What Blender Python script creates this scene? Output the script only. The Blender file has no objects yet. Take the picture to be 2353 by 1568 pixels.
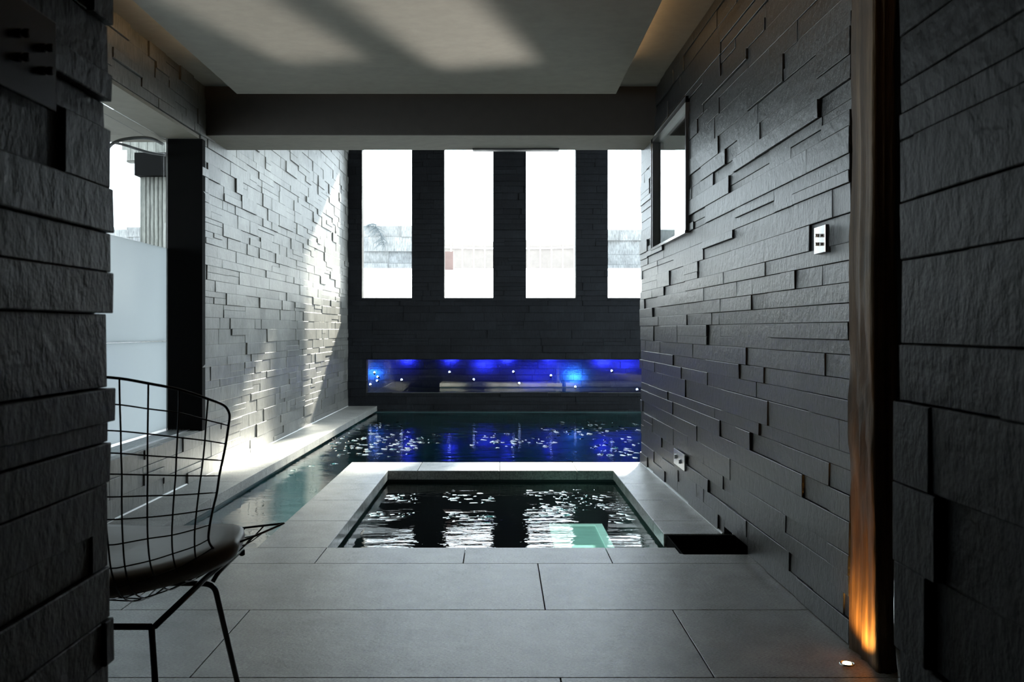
import bpy, math, random
from mathutils import Vector, Matrix

# ------------------------------------------------------------------ camera, world, sun, exposure
C = bpy.context.scene.collection
scn = bpy.context.scene
F, H, VX, VY = 2288.0, 0.86, 1148.0, 757.0      # focal length in px (35 mm), eye height, vanishing point

cam = bpy.data.cameras.new('camera')
cam.lens = 35.0; cam.sensor_width = 36.0
cam.shift_x = (1176.5 - VX) / 2353.0
cam.shift_y = -(784.0 - VY) / 2353.0
cam.clip_start = 0.05; cam.clip_end = 300
cam.dof.use_dof = True; cam.dof.focus_distance = 3.2; cam.dof.aperture_fstop = 14.0
co = bpy.data.objects.new('camera', cam); C.objects.link(co)
co.location = (0, 0, H); co.rotation_euler = (math.radians(90), 0, 0)
scn.camera = co

scn.view_settings.view_transform = 'Standard'
scn.view_settings.look = 'None'
scn.view_settings.exposure = 0.1
scn.view_settings.gamma = 1.0
scn.view_settings.use_curve_mapping = False
scn.cycles.use_denoising = True
scn.cycles.max_bounces = 10
scn.cycles.diffuse_bounces = 5
scn.cycles.glossy_bounces = 6
scn.cycles.transparent_max_bounces = 16
scn.cycles.sample_clamp_indirect = 6.0
scn.cycles.caustics_reflective = False
scn.cycles.caustics_refractive = False

w = bpy.data.worlds.new('sky'); scn.world = w; w.use_nodes = True
bg = w.node_tree.nodes['Background']
bg.inputs[0].default_value = (0.84, 0.925, 1.0, 1); bg.inputs[1].default_value = 7.6

SUN = Vector((1.0, 3.4, 1.88)).normalized()
sl = bpy.data.lights.new('sun', 'SUN'); sl.energy = 32; sl.angle = math.radians(2.2); sl.color = (1.0, 0.91, 0.77)
so = bpy.data.objects.new('sun', sl); C.objects.link(so)
so.rotation_euler = SUN.to_track_quat('Z', 'Y').to_euler(); so.location = (4, 20, 10)

def spot(name, loc, target, power, color, angle, blend=1.0, size=0.05):
    l = bpy.data.lights.new(name, 'SPOT'); l.energy = power; l.color = color
    l.spot_size = math.radians(angle); l.spot_blend = blend; l.shadow_soft_size = size
    o = bpy.data.objects.new(name, l); C.objects.link(o); o.location = loc
    o.rotation_euler = (Vector(target) - Vector(loc)).to_track_quat('-Z', 'Y').to_euler()
    return o
def area(name, loc, target, power, color, sx, sy):
    l = bpy.data.lights.new(name, 'AREA'); l.energy = power; l.color = color
    l.shape = 'RECTANGLE'; l.size = sx; l.size_y = sy
    o = bpy.data.objects.new(name, l); C.objects.link(o); o.location = loc
    o.rotation_euler = (Vector(target) - Vector(loc)).to_track_quat('-Z', 'Y').to_euler()
    return o

# ------------------------------------------------------------------ helpers
R = random.Random(7)
def at(x, y, Y):            # point on the line of sight of photo pixel (x, y) at distance Y
    return Vector(((x - VX) * Y / F, Y, H + (VY - y) * Y / F))

class MB:
    def __init__(s): s.v = []; s.f = []; s.t = []; s.sm = []
    def face(s, idx, tone=0.5, smooth=False): s.f.append(tuple(idx)); s.t.append(tone); s.sm.append(smooth)
    def hexa(s, p, tone=0.5):          # p: 4 bottom + 4 top, same winding
        b = len(s.v); s.v += [tuple(q) for q in p]
        for f in ((3,2,1,0),(4,5,6,7),(0,1,5,4),(1,2,6,5),(2,3,7,6),(3,0,4,7)): s.face([b+i for i in f], tone)
    def box(s, a, c, tone=0.5):
        x0,y0,z0 = a; x1,y1,z1 = c
        s.hexa([(x0,y0,z0),(x1,y0,z0),(x1,y1,z0),(x0,y1,z0),(x0,y0,z1),(x1,y0,z1),(x1,y1,z1),(x0,y1,z1)], tone)
    def prism(s, poly, z0, z1, tone=0.5):
        n = len(poly); b = len(s.v)
        s.v += [(x,y,z0) for x,y in poly] + [(x,y,z1) for x,y in poly]
        s.face([b+i for i in reversed(range(n))], tone); s.face([b+n+i for i in range(n)], tone)
        for i in range(n):
            j = (i+1) % n; s.face((b+i, b+j, b+n+j, b+n+i), tone)
    def tube(s, pts, r, seg=8, closed=False, cap=True, tone=0.5):
        pts = [Vector(p) for p in pts]; n = len(pts)
        rr = r if isinstance(r, (list, tuple)) else [r]*n
        b = len(s.v); up = None
        for i in range(n):
            if closed: t = pts[(i+1) % n] - pts[i-1]
            else: t = pts[min(i+1, n-1)] - pts[max(i-1, 0)]
            t.normalize()
            if up is None:
                a = Vector((0,0,1)) if abs(t.z) < 0.9 else Vector((1,0,0))
                up = (a - t*a.dot(t)).normalized()
            else: up = (up - t*up.dot(t)).normalized()
            sd = t.cross(up)
            for k in range(seg):
                an = 2*math.pi*k/seg
                s.v.append(tuple(pts[i] + (up*math.cos(an) + sd*math.sin(an))*rr[i]))
        for i in range(n if closed else n-1):
            j = (i+1) % n
            for k in range(seg):
                l = (k+1) % seg
                s.face((b+i*seg+k, b+i*seg+l, b+j*seg+l, b+j*seg+k), tone, True)
        if cap and not closed:
            s.face([b+k for k in reversed(range(seg))], tone); s.face([b+(n-1)*seg+k for k in range(seg)], tone)
    def lathe(s, c, prof, seg=24, axis='z', tone=0.5):     # prof: (radius, height) along axis
        b = len(s.v); c = Vector(c)
        for r, h in prof:
            for k in range(seg):
                an = 2*math.pi*k/seg; u, v = r*math.cos(an), r*math.sin(an)
                d = {'z': (u, v, h), 'x': (h, u, v), 'y': (u, h, v)}[axis]
                s.v.append(tuple(c + Vector(d)))
        for i in range(len(prof)-1):
            for k in range(seg):
                l = (k+1) % seg
                s.face((b+i*seg+k, b+i*seg+l, b+(i+1)*seg+l, b+(i+1)*seg+k), tone, True)
        s.face([b+k for k in reversed(range(seg))], tone); s.face([b+(len(prof)-1)*seg+k for k in range(seg)], tone)
    def build(s, name, mat, parent=None, bevel=0):
        me = bpy.data.meshes.new(name); me.from_pydata(s.v, [], s.f); me.update()
        a = me.attributes.new('tone', 'FLOAT', 'FACE'); a.data.foreach_set('value', s.t)
        me.polygons.foreach_set('use_smooth', s.sm)
        me.materials.append(mat)
        o = bpy.data.objects.new(name, me); C.objects.link(o)
        if parent: o.parent = parent; o.matrix_parent_inverse = parent.matrix_world.inverted()
        if bevel:
            m = o.modifiers.new('bevel', 'BEVEL'); m.width = bevel; m.segments = 2; m.limit_method = 'ANGLE'
        # recentre normals
        import bmesh
        bm = bmesh.new(); bm.from_mesh(me); bmesh.ops.recalc_face_normals(bm, faces=bm.faces); bm.to_mesh(me); bm.free()
        return o

def crom(pts, n=6):
    pts = [Vector(p) for p in pts]; out = []
    P = [pts[0]*2 - pts[1]] + pts + [pts[-1]*2 - pts[-2]]
    for i in range(1, len(P)-2):
        for k in range(n):
            t = k/n; a, b, c, d = P[i-1], P[i], P[i+1], P[i+2]
            out.append(0.5*((2*b) + (c-a)*t + (2*a-5*b+4*c-d)*t*t + (3*b-a-3*c+d)*t**3))
    out.append(pts[-1]); return out

def tag(o, label=None, cat=None, group=None, kind=None):
    if label: o['label'] = label
    if cat: o['category'] = cat
    if group: o['group'] = group
    if kind: o['kind'] = kind
    return o
def struct(o, label=None):
    return tag(o, label, None, None, 'structure')
def empty(name, loc, label=None, cat=None, group=None):
    o = bpy.data.objects.new(name, None); C.objects.link(o); o.location = loc; o.empty_display_size = 0.1
    o.matrix_world = Matrix.Translation(Vector(loc))
    return tag(o, label, cat, group)

def subtract(rect, holes):
    rs = [rect]
    for hx0, hx1, hy0, hy1 in holes:
        nr = []
        for x0, x1, y0, y1 in rs:
            if hx0 >= x1 or hx1 <= x0 or hy0 >= y1 or hy1 <= y0: nr.append((x0,x1,y0,y1)); continue
            if hx0 > x0: nr.append((x0, hx0, y0, y1))
            if hx1 < x1: nr.append((hx1, x1, y0, y1))
            a, b = max(x0, hx0), min(x1, hx1)
            if hy0 > y0: nr.append((a, b, y0, hy0))
            if hy1 < y1: nr.append((a, b, hy1, y1))
        rs = nr
    return rs

def stone_wall(mb, fn, u0, u1, v0, v1, holes, seed, back=0.10, rows=(0.036, 0.088), lens=(0.14, 0.62), proud=0.017, split=0.25):
    """ledger stone cladding: fn(u, v, d) -> world point; d is how far a stone stands out."""
    r = random.Random(seed)
    for x0,x1,y0,y1 in subtract((u0,u1,v0,v1), holes):
        # cut long backing pieces so a bent wall can follow its line
        mb.hexa([fn(x0,y0,-back),fn(x1,y0,-back),fn(x1,y1,-back),fn(x0,y1,-back),
                 fn(x0,y0,-0.012),fn(x1,y0,-0.012),fn(x1,y1,-0.012),fn(x0,y1,-0.012)], 0.1)
    v = v0
    while v < v1 - 0.004:
        h = r.uniform(*rows)
        if v1 - v - h < rows[0]*0.7: h = v1 - v
        u = u0 - r.uniform(0, lens[1]*0.7)
        while u < u1:
            L = r.uniform(*lens)
            if r.random() < 0.2: L *= 0.6
            parts = [(v, v+h)]
            if h > rows[0]*1.6 and r.random() < split:
                m = v + h*r.uniform(0.35, 0.65); parts = [(v, m), (m, v+h)]
            for a, b in parts:
                d = r.choice((0.0, 0.002, 0.004, 0.007, 0.010, 0.014, proud)) * (0.6 + 0.4*r.random())
                tone = min(1, max(0, r.gauss(0.5, 0.17)))
                tilt = r.uniform(-0.0015, 0.0015)
                g = 0.0011
                for x0,x1,y0,y1 in subtract((max(u,u0), min(u+L,u1), a, b), holes):
                    if x1-x0 < 0.004 or y1-y0 < 0.004: continue
                    X0, X1, Y0, Y1 = x0+g*.5, x1-g*.5, y0+g*.5, y1-g*.5
                    c = 0.0012
                    base = [fn(X0,Y0,-0.014),fn(X1,Y0,-0.014),fn(X1,Y1,-0.014),fn(X0,Y1,-0.014)]
                    mid = [fn(X0,Y0,d-c),fn(X1,Y0,d-c),fn(X1,Y1,d-c+tilt),fn(X0,Y1,d-c+tilt)]
                    top = [fn(X0+c,Y0+c,d),fn(X1-c,Y0+c,d),fn(X1-c,Y1-c,d+tilt),fn(X0+c,Y1-c,d+tilt)]
                    bi = len(mb.v); mb.v += [tuple(q) for q in base+mid+top]
                    for k in range(4):
                        l = (k+1) % 4
                        mb.face((bi+k, bi+l, bi+4+l, bi+4+k), tone)
                        mb.face((bi+4+k, bi+4+l, bi+8+l, bi+8+k), tone)
                    mb.face((bi+8, bi+9, bi+10, bi+11), tone)
            u += L
        v += h

# ------------------------------------------------------------------ materials
def nt(name):
    m = bpy.data.materials.new(name); m.use_nodes = True
    return m, m.node_tree.nodes, m.node_tree.links, m.node_tree.nodes['Principled BSDF']
def ramp(N, L, src, stops):
    r = N.new('ShaderNodeValToRGB'); L.new(src, r.inputs[0])
    e = r.color_ramp.elements
    while len(e) < len(stops): e.new(0.5)
    for q, (p, c) in zip(e, stops): q.position = p; q.color = (*c, 1) if len(c) == 3 else c
    return r.outputs[0]
def noise(N, L, scale, detail=4, vec=None, rough=0.6):
    n = N.new('ShaderNodeTexNoise'); n.inputs['Scale'].default_value = scale; n.inputs['Detail'].default_value = detail
    n.inputs['Roughness'].default_value = rough
    if vec is not None: L.new(vec, n.inputs['Vector'])
    return n.outputs[0]
def coord(N, L, scale=(1,1,1)):
    t = N.new('ShaderNodeTexCoord'); mp = N.new('ShaderNodeMapping'); L.new(t.outputs['Object'], mp.inputs[0])
    mp.inputs['Scale'].default_value = scale; return mp.outputs[0]
def bump(N, L, h, P, strength=0.3, dist=0.004, prev=None):
    b = N.new('ShaderNodeBump'); b.inputs['Strength'].default_value = strength; b.inputs['Distance'].default_value = dist
    L.new(h, b.inputs['Height'])
    if prev is not None: L.new(prev, b.inputs['Normal'])
    if P is not None: L.new(b.outputs[0], P.inputs['Normal'])
    return b.outputs[0]
def mixc(N, L, a, b, fac, mode='MIX'):
    m = N.new('ShaderNodeMix'); m.data_type = 'RGBA'; m.blend_type = mode
    if isinstance(fac, float): m.inputs[0].default_value = fac
    else: L.new(fac, m.inputs[0])
    for k, q in ((6, a), (7, b)):
        if isinstance(q, tuple): m.inputs[k].default_value = (*q, 1)
        else: L.new(q, m.inputs[k])
    return m.outputs[2]

def stone_mat(name, dark, light, rough=0.5, grain=(90, 90, 14), bstr=0.55, spec=0.5):
    m, N, L, P = nt(name)
    a = N.new('ShaderNodeAttribute'); a.attribute_name = 'tone'
    base = ramp(N, L, a.outputs['Fac'], [(0.0, dark), (1.0, light)])
    cl = noise(N, L, 5, 5, coord(N, L))
    col = mixc(N, L, base, ramp(N, L, cl, [(0.3, (0.62,)*3), (0.7, (1.25,)*3)]), 0.75, 'MULTIPLY')
    fine = noise(N, L, 1.0, 6, coord(N, L, grain), 0.7)
    col = mixc(N, L, col, ramp(N, L, fine, [(0.36, (0.45,)*3), (0.62, (1.3,)*3)]), 0.75, 'MULTIPLY')
    L.new(col, P.inputs['Base Color'])
    P.inputs['Roughness'].default_value = rough; P.inputs['Specular IOR Level'].default_value = spec
    b1 = bump(N, L, fine, None, bstr, 0.003)
    bump(N, L, noise(N, L, 28, 3, coord(N, L)), P, bstr*0.8, 0.006, b1)
    return m

def plain(name, col, rough=0.5, metal=0.0, emis=None, es=0.0, bumpy=0.0, spec=0.5):
    m, N, L, P = nt(name)
    P.inputs['Roughness'].default_value = rough; P.inputs['Metallic'].default_value = metal
    P.inputs['Specular IOR Level'].default_value = spec
    n = noise(N, L, 14, 4, coord(N, L))
    c2 = tuple(min(1, c*1.08) for c in col); c1 = tuple(c*0.92 for c in col)
    L.new(ramp(N, L, n, [(0.3, c1), (0.7, c2)]), P.inputs['Base Color'])
    if bumpy: bump(N, L, noise(N, L, 60, 3, coord(N, L)), P, bumpy, 0.002)
    if emis: P.inputs['Emission Color'].default_value = (*emis, 1); P.inputs['Emission Strength'].default_value = es
    return m

def schlick(N, L, f0, normal=None):
    g = N.new('ShaderNodeNewGeometry'); d = N.new('ShaderNodeVectorMath'); d.operation = 'DOT_PRODUCT'
    L.new(g.outputs['Incoming'], d.inputs[0]); L.new(normal if normal is not None else g.outputs['Normal'], d.inputs[1])
    def mth(op, a, b=None):
        m = N.new('ShaderNodeMath'); m.operation = op; m.use_clamp = op != 'ABSOLUTE'
        for k, q in enumerate((a, b)):
            if q is None: continue
            if isinstance(q, float): m.inputs[k].default_value = q
            else: L.new(q, m.inputs[k])
        return m.outputs[0]
    c = mth('ABSOLUTE', d.outputs['Value'])
    p = mth('POWER', mth('SUBTRACT', 1.0, c), 5.0)
    return mth('ADD', mth('MULTIPLY', p, 1.0-f0), f0)
def thin_glass(name, tint=(0.93, 0.96, 0.96), k=1.0):
    m, N, L, P = nt(name); N.remove(P)
    out = [n for n in N if n.type == 'OUTPUT_MATERIAL'][0]
    tr = N.new('ShaderNodeBsdfTransparent'); tr.inputs[0].default_value = (*tint, 1)
    gl = N.new('ShaderNodeBsdfGlossy'); gl.inputs['Roughness'].default_value = 0.0
    mt = N.new('ShaderNodeMath'); mt.operation = 'MULTIPLY'; mt.inputs[1].default_value = k; mt.use_clamp = True
    L.new(schlick(N, L, 0.045), mt.inputs[0])
    mx = N.new('ShaderNodeMixShader'); L.new(mt.outputs[0], mx.inputs[0]); L.new(tr.outputs[0], mx.inputs[1]); L.new(gl.outputs[0], mx.inputs[2])
    L.new(mx.outputs[0], out.inputs[0]); return m

def frosted_mat():
    m, N, L, P = nt('frosted_glass'); N.remove(P)
    out = [n for n in N if n.type == 'OUTPUT_MATERIAL'][0]
    tl = N.new('ShaderNodeBsdfTranslucent'); tl.inputs[0].default_value = (0.54, 0.58, 0.59, 1)
    df = N.new('ShaderNodeBsdfDiffuse'); df.inputs[0].default_value = (0.5, 0.52, 0.52, 1)
    gl = N.new('ShaderNodeBsdfGlossy'); gl.inputs['Roughness'].default_value = 0.25; gl.inputs[0].default_value = (0.8,)*3 + (1,)
    m1 = N.new('ShaderNodeMixShader'); m1.inputs[0].default_value = 0.25
    L.new(tl.outputs[0], m1.inputs[1]); L.new(df.outputs[0], m1.inputs[2])
    m2 = N.new('ShaderNodeMixShader'); m2.inputs[0].default_value = 0.08
    L.new(m1.outputs[0], m2.inputs[1]); L.new(gl.outputs[0], m2.inputs[2])
    L.new(m2.outputs[0], out.inputs[0]); return m

def water_mat(name, tint, scale, strength, dist, fleck=0.0, stretch=(1, 1, 1)):
    m, N, L, P = nt(name); N.remove(P)
    out = [n for n in N if n.type == 'OUTPUT_MATERIAL'][0]
    n1 = noise(N, L, scale, 3, coord(N, L, stretch), 0.55)
    n2 = noise(N, L, scale*0.3, 2, coord(N, L, stretch), 0.5)
    # ripples are patchy: calm sheets between choppy ones
    mask = ramp(N, L, noise(N, L, 1.6, 2, coord(N, L)), [(0.40, (0.12,)*3), (0.62, (1,)*3)])
    mul = N.new('ShaderNodeMath'); mul.operation = 'MULTIPLY'; L.new(n1, mul.inputs[0]); L.new(mask, mul.inputs[1])
    nb = bump(N, L, n2, None, strength*0.5, dist*2.2)
    nb = bump(N, L, mul.outputs[0], None, strength, dist, nb)
    if fleck:
        vo = N.new('ShaderNodeTexVoronoi'); vo.inputs['Scale'].default_value = 9; L.new(coord(N, L, (0.8, 1.0, 1)), vo.inputs['Vector'])
        wv = ramp(N, L, vo.outputs['Distance'], [(0.0, (1,)*3), (0.26, (0,)*3)])
        pick = ramp(N, L, vo.outputs['Color'], [(0.52, (0,)*3), (0.56, (1,)*3)])
        mk = ramp(N, L, noise(N, L, 0.9, 2, coord(N, L)), [(0.42, (0,)*3), (0.52, (1,)*3)])
        m1 = N.new('ShaderNodeMath'); m1.operation = 'MULTIPLY'; L.new(wv, m1.inputs[0]); L.new(pick, m1.inputs[1])
        m2 = N.new('ShaderNodeMath'); m2.operation = 'MULTIPLY'; L.new(m1.outputs[0], m2.inputs[0]); L.new(mk, m2.inputs[1])
        nb = bump(N, L, m2.outputs[0], None, 1.0, fleck, nb)
    tr = N.new('ShaderNodeBsdfTransparent'); tr.inputs[0].default_value = (*tint, 1)
    gl = N.new('ShaderNodeBsdfGlossy'); gl.inputs['Roughness'].default_value = 0.015
    L.new(nb, gl.inputs['Normal'])
    mx = N.new('ShaderNodeMixShader'); L.new(schlick(N, L, 0.021, nb), mx.inputs[0]); L.new(tr.outputs[0], mx.inputs[1]); L.new(gl.outputs[0], mx.inputs[2])
    L.new(mx.outputs[0], out.inputs[0]); return m

def wood_mat():
    m, N, L, P = nt('old_timber')
    c = coord(N, L, (26, 26, 1.2))
    g = noise(N, L, 1.0, 6, c, 0.65)
    knots = noise(N, L, 3.2, 3, coord(N, L, (1, 1, 0.8)))
    col = ramp(N, L, g, [(0.28, (0.02, 0.010, 0.005)), (0.5, (0.10, 0.058, 0.028)), (0.72, (0.24, 0.15, 0.08))])
    col = mixc(N, L, col, ramp(N, L, knots, [(0.34, (0.35,)*3), (0.5, (1.1,)*3)]), 0.8, 'MULTIPLY')
    L.new(col, P.inputs['Base Color']); P.inputs['Roughness'].default_value = 0.62
    b = bump(N, L, g, None, 0.9, 0.008)
    bump(N, L, knots, P, 0.5, 0.02, b)
    return m

M = {}
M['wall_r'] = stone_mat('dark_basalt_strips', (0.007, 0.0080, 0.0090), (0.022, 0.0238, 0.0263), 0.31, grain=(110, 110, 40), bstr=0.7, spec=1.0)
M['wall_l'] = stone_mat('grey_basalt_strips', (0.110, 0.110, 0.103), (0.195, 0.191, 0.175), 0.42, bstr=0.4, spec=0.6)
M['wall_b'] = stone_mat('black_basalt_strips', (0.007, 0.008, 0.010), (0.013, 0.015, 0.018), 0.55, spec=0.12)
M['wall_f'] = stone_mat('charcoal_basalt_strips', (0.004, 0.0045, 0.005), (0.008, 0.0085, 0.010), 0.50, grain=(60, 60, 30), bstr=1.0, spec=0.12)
M['floor'] = stone_mat('grey_basalt_slabs', (0.43, 0.43, 0.412), (0.50, 0.50, 0.48), 0.23, (120, 260, 90), 0.25, spec=1.0)
M['ledge'] = stone_mat('pale_basalt_slabs', (0.22, 0.222, 0.205), (0.27, 0.268, 0.25), 0.45, (90, 90, 90), 0.15, spec=0.8)
M['grout'] = plain('dark_joint_bed', (0.02, 0.02, 0.02), 0.9)
M['paint'] = plain('off_white_paint', (0.27, 0.257, 0.23), 0.7, bumpy=0.05)
M['beam'] = plain('taupe_paint', (0.05, 0.042, 0.036), 0.7)
M['poolceil'] = plain('dark_grey_paint', (0.16, 0.16, 0.16), 0.7)
M['black'] = plain('matt_black_metal', (0.010, 0.010, 0.011), 0.5)
M['void'] = plain('black_rubber_lining', (0.003, 0.003, 0.003), 0.9, spec=0.1)  # near-black rubber; also puts the dark of slot and side room into colour
M['basin'] = plain('teal_plaster_basin', (0.012, 0.042, 0.045), 0.6)
M['tub'] = plain('dark_teal_tub_lining', (0.010, 0.022, 0.024), 0.6)
M['water'] = water_mat('pool_water', (0.45, 0.72, 0.74), 26, 0.30, 0.008, fleck=0.0, stretch=(0.55, 1, 1))
M['tubwater'] = water_mat('tub_water', (0.50, 0.72, 0.70), 16, 0.35, 0.010, stretch=(0.45, 1, 1))
M['glass'] = thin_glass('clear_glass')
M['glassb'] = thin_glass('clear_display_glass', k=1.1)
M['frost'] = frosted_mat()
M['chrome'] = plain('polished_chrome', (0.80, 0.80, 0.80), 0.13, 1.0)
M['steel'] = plain('brushed_steel', (0.62, 0.63, 0.64), 0.30, 1.0)
M['smoked'] = plain('dark_tinted_metal_plate', (0.05, 0.05, 0.055), 0.25, 0.8)
M['wire'] = plain('black_gloss_wire', (0.012, 0.012, 0.013), 0.22, 0.3)
M['cushion'] = plain('brown_grey_leatherette', (0.17, 0.145, 0.12), 0.42, bumpy=0.1)
M['timber'] = wood_mat()
M['alu'] = plain('white_aluminium_frame', (0.75, 0.76, 0.76), 0.35, 0.4)
M['grey_alu'] = plain('grey_aluminium_frame', (0.10, 0.10, 0.10), 0.35, 0.5)
M['snow'] = plain('white_gravel', (0.88, 0.88, 0.88), 0.9)
M['sealant'] = plain('pale_silicone', (0.78, 0.80, 0.80), 0.4)
M['paving'] = plain('grey_terrace_paving', (0.16, 0.16, 0.155), 0.8)
M['extstone'] = stone_mat('pale_boulder_wall', (0.16, 0.165, 0.17), (0.24, 0.24, 0.235), 0.9)
M['fence'] = plain('bleached_cedar_boards', (0.24, 0.205, 0.185), 0.8)
M['soffit'] = plain('cement_board_soffit', (0.20, 0.185, 0.15), 0.7, bumpy=0.1)
M['concrete'] = stone_mat('board_marked_concrete', (0.14, 0.145, 0.13), (0.22, 0.22, 0.20), 0.85, (40, 40, 6), 0.3)
M['leaf'] = plain('frosted_conifer_needles', (0.09, 0.11, 0.12), 0.8)
M['brick'] = plain('red_brick', (0.15, 0.10, 0.09), 0.9)
M['bluelens'] = plain('blue_white_lamp_lens', (0.7, 0.8, 1.0), 0.3, emis=(0.45, 0.58, 1.0), es=7.0)
M['warmlens'] = plain('warm_lamp_lens', (1, 0.9, 0.7), 0.3, emis=(1.0, 0.78, 0.42), es=9.0)
M['led'] = plain('warm_led_strip', (1, 0.8, 0.6), 0.4, emis=(1.0, 0.62, 0.28), es=16.0)
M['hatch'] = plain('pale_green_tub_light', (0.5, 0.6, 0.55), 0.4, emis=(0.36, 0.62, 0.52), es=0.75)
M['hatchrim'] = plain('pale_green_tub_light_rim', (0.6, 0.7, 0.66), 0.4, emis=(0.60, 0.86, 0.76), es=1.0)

# ------------------------------------------------------------------ setting: dimensions
def XR(y): return 0.956 - 0.0115*(y - 3)
def XL(y): return -1.745 + 0.0065*(y - 4.5)
YB = 11.15                       # back wall
CZ = 2.29                        # ceiling
PZ = 3.10                        # ceiling over the pool
WX = [(-1.54, -0.984), (-0.619, -0.073), (0.297, 0.853), (1.213, 2.65)]
SILL, HEAD = 1.211, 2.93
WATER = -0.070

# ---- walls clad in stone
mb = MB()
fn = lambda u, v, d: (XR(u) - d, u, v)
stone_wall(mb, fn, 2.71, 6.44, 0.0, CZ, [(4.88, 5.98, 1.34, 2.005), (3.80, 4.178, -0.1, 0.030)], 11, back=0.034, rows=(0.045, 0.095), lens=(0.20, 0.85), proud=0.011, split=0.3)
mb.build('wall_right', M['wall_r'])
struct(bpy.data.objects['wall_right'])

mb = MB()
fn = lambda u, v, d: (XL(u) + d, u, v)
stone_wall(mb, fn, 1.14, YB, 0.0, PZ, [(2.05, 5.78, 0.27, 1.987)], 23, back=0.20, rows=(0.045, 0.10), lens=(0.14, 0.55), proud=0.007)
struct(mb.build('wall_left', M['wall_l']))

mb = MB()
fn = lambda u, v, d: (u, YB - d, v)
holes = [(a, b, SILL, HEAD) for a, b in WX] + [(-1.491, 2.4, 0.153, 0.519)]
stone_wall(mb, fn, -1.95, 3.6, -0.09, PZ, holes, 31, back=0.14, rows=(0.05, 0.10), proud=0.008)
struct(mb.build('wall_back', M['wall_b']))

# foreground passage walls on either side of the camera
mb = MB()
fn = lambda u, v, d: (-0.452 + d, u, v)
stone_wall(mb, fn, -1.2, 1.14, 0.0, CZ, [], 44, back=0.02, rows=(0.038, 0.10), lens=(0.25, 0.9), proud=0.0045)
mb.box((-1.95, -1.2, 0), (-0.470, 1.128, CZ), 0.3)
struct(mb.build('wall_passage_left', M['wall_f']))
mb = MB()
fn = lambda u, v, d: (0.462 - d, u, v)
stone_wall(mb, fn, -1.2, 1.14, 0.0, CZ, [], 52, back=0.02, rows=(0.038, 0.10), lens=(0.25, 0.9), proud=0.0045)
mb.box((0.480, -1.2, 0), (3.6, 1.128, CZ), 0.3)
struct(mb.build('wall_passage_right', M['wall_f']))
# closing walls: behind the camera, beside the dark opening, far right room
mb = MB(); mb.box((-2.0, -1.35, 0), (3.7, -1.2, CZ)); struct(mb.build('wall_rear', M['wall_f']))
mb = MB()
mb.box((3.6, -1.2, -1.4), (3.75, 6.7, PZ)); mb.box((3.6, 11.0, -1.4), (3.75, YB+0.2, PZ)); mb.box((3.6, 6.7, -1.4), (3.75, 11.0, 0.25)); mb.box((3.6, 6.7, 2.93), (3.75, 11.0, PZ)); struct(mb.build('wall_far_right', M['wall_b']))
mb = MB(); mb.box((1.07, 2.60, 0), (3.6, 2.70, CZ)); struct(mb.build('wall_side_room', M['void']))  # darkness of the unlit side room put into a black colour

# ---- ceiling, dropped panel, beam
mb = MB()
mb.box((-2.0, -1.35, CZ), (3.7, 5.90, CZ+0.12))
struct(mb.build('ceiling', M['paint']))
SK0, SK1 = 6.42, 8.10           # roof light over the near end of the pool
mb = MB(); mb.box((-2.0, 6.25, PZ), (3.7, SK0, PZ+0.12)); mb.box((-2.0, SK1, PZ), (3.7, YB+0.25, PZ+0.12)); mb.box((-2.0, SK0, PZ), (-1.70, SK1, PZ+0.12)); struct(mb.build('ceiling_pool', M['poolceil']))
mb = MB(); mb.box((-1.70, SK0, PZ+0.05), (3.7, SK1, PZ+0.06)); struct(mb.build('window_9', M['glass']))
mb = MB(); mb.box((-1.748, 5.86, 2.004), (3.6, 6.33, PZ+0.1)); bm_ = struct(mb.build('trim_1', M['beam']), 'taupe painted beam across the room')  # shaded front and lit underside are put into two different colours
mb = MB(); mb.box((-1.748, 5.862, 2.0), (3.6, 6.33, 2.004)); mb.build('beam_underside', M['paint'], bm_)
pn = MB(); pn.box((-1.462, 1.5, 2.17), (0.648, 5.54, 2.225))
pn = tag(pn.build('ceiling_panel', M['paint'], bevel=0.002), 'large pale dropped ceiling panel with warm light glowing along its edges', 'ceiling panel')
for sx in (-1.43, 0.616):
    l = MB(); l.box((sx-0.006, 1.7, 2.225), (sx+0.006, 5.2, 2.233)); l.build('light_strip', M['led'], pn)
hg = MB()
for hx in (-1.1, 0.3):
    for hy in (2.2, 3.5, 4.9): hg.box((hx-0.02, hy-0.02, 2.225), (hx+0.02, hy+0.02, CZ))
hg.build('hanger', M['paint'], pn)

# ---- floor slabs
G = 0.0016
def slab(mb, x0, x1, y0, y1, z=0.0, th=0.03, tone=None):
    t = R.uniform(0.3, 0.7) if tone is None else tone
    mb.box((x0+G, y0+G, z-th), (x1-G, y1-G, z), t)
fl = MB()
def row(y0, y1, joints, xmin=-1.95, xmax=1.10):
    js = [xmin] + [j for j in joints if xmin < j < xmax] + [xmax]
    for a, b in zip(js, js[1:]): slab(fl, a, b, y0, y1)
for a, b in ((-1.95, -0.68), (-0.68, -0.134), (-0.134, 0.4156)): slab(fl, a, b, 3.655, 3.92)
fl.prism([(0.4156+G, 3.655+G), (1.10, 3.655+G), (1.10, 3.80), (0.705, 3.80), (0.690, 3.815), (0.690, 3.92-G), (0.4156+G, 3.92-G)], -0.03, 0, 0.5)
row(3.05, 3.655, [-1.16, 0.14])
row(2.457, 3.05, [-0.765, 0.53])
row(1.86, 2.457, [-1.15, 0.15], xmax=3.6)
row(1.26, 1.86, [-0.765, 0.53, 1.83], xmax=3.6)
row(0.66, 1.26, [-1.15, 0.15], xmax=0.50, xmin=-0.50)
row(-1.25, 0.66, [-0.765, 0.0], xmax=0.50, xmin=-0.50)
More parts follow.
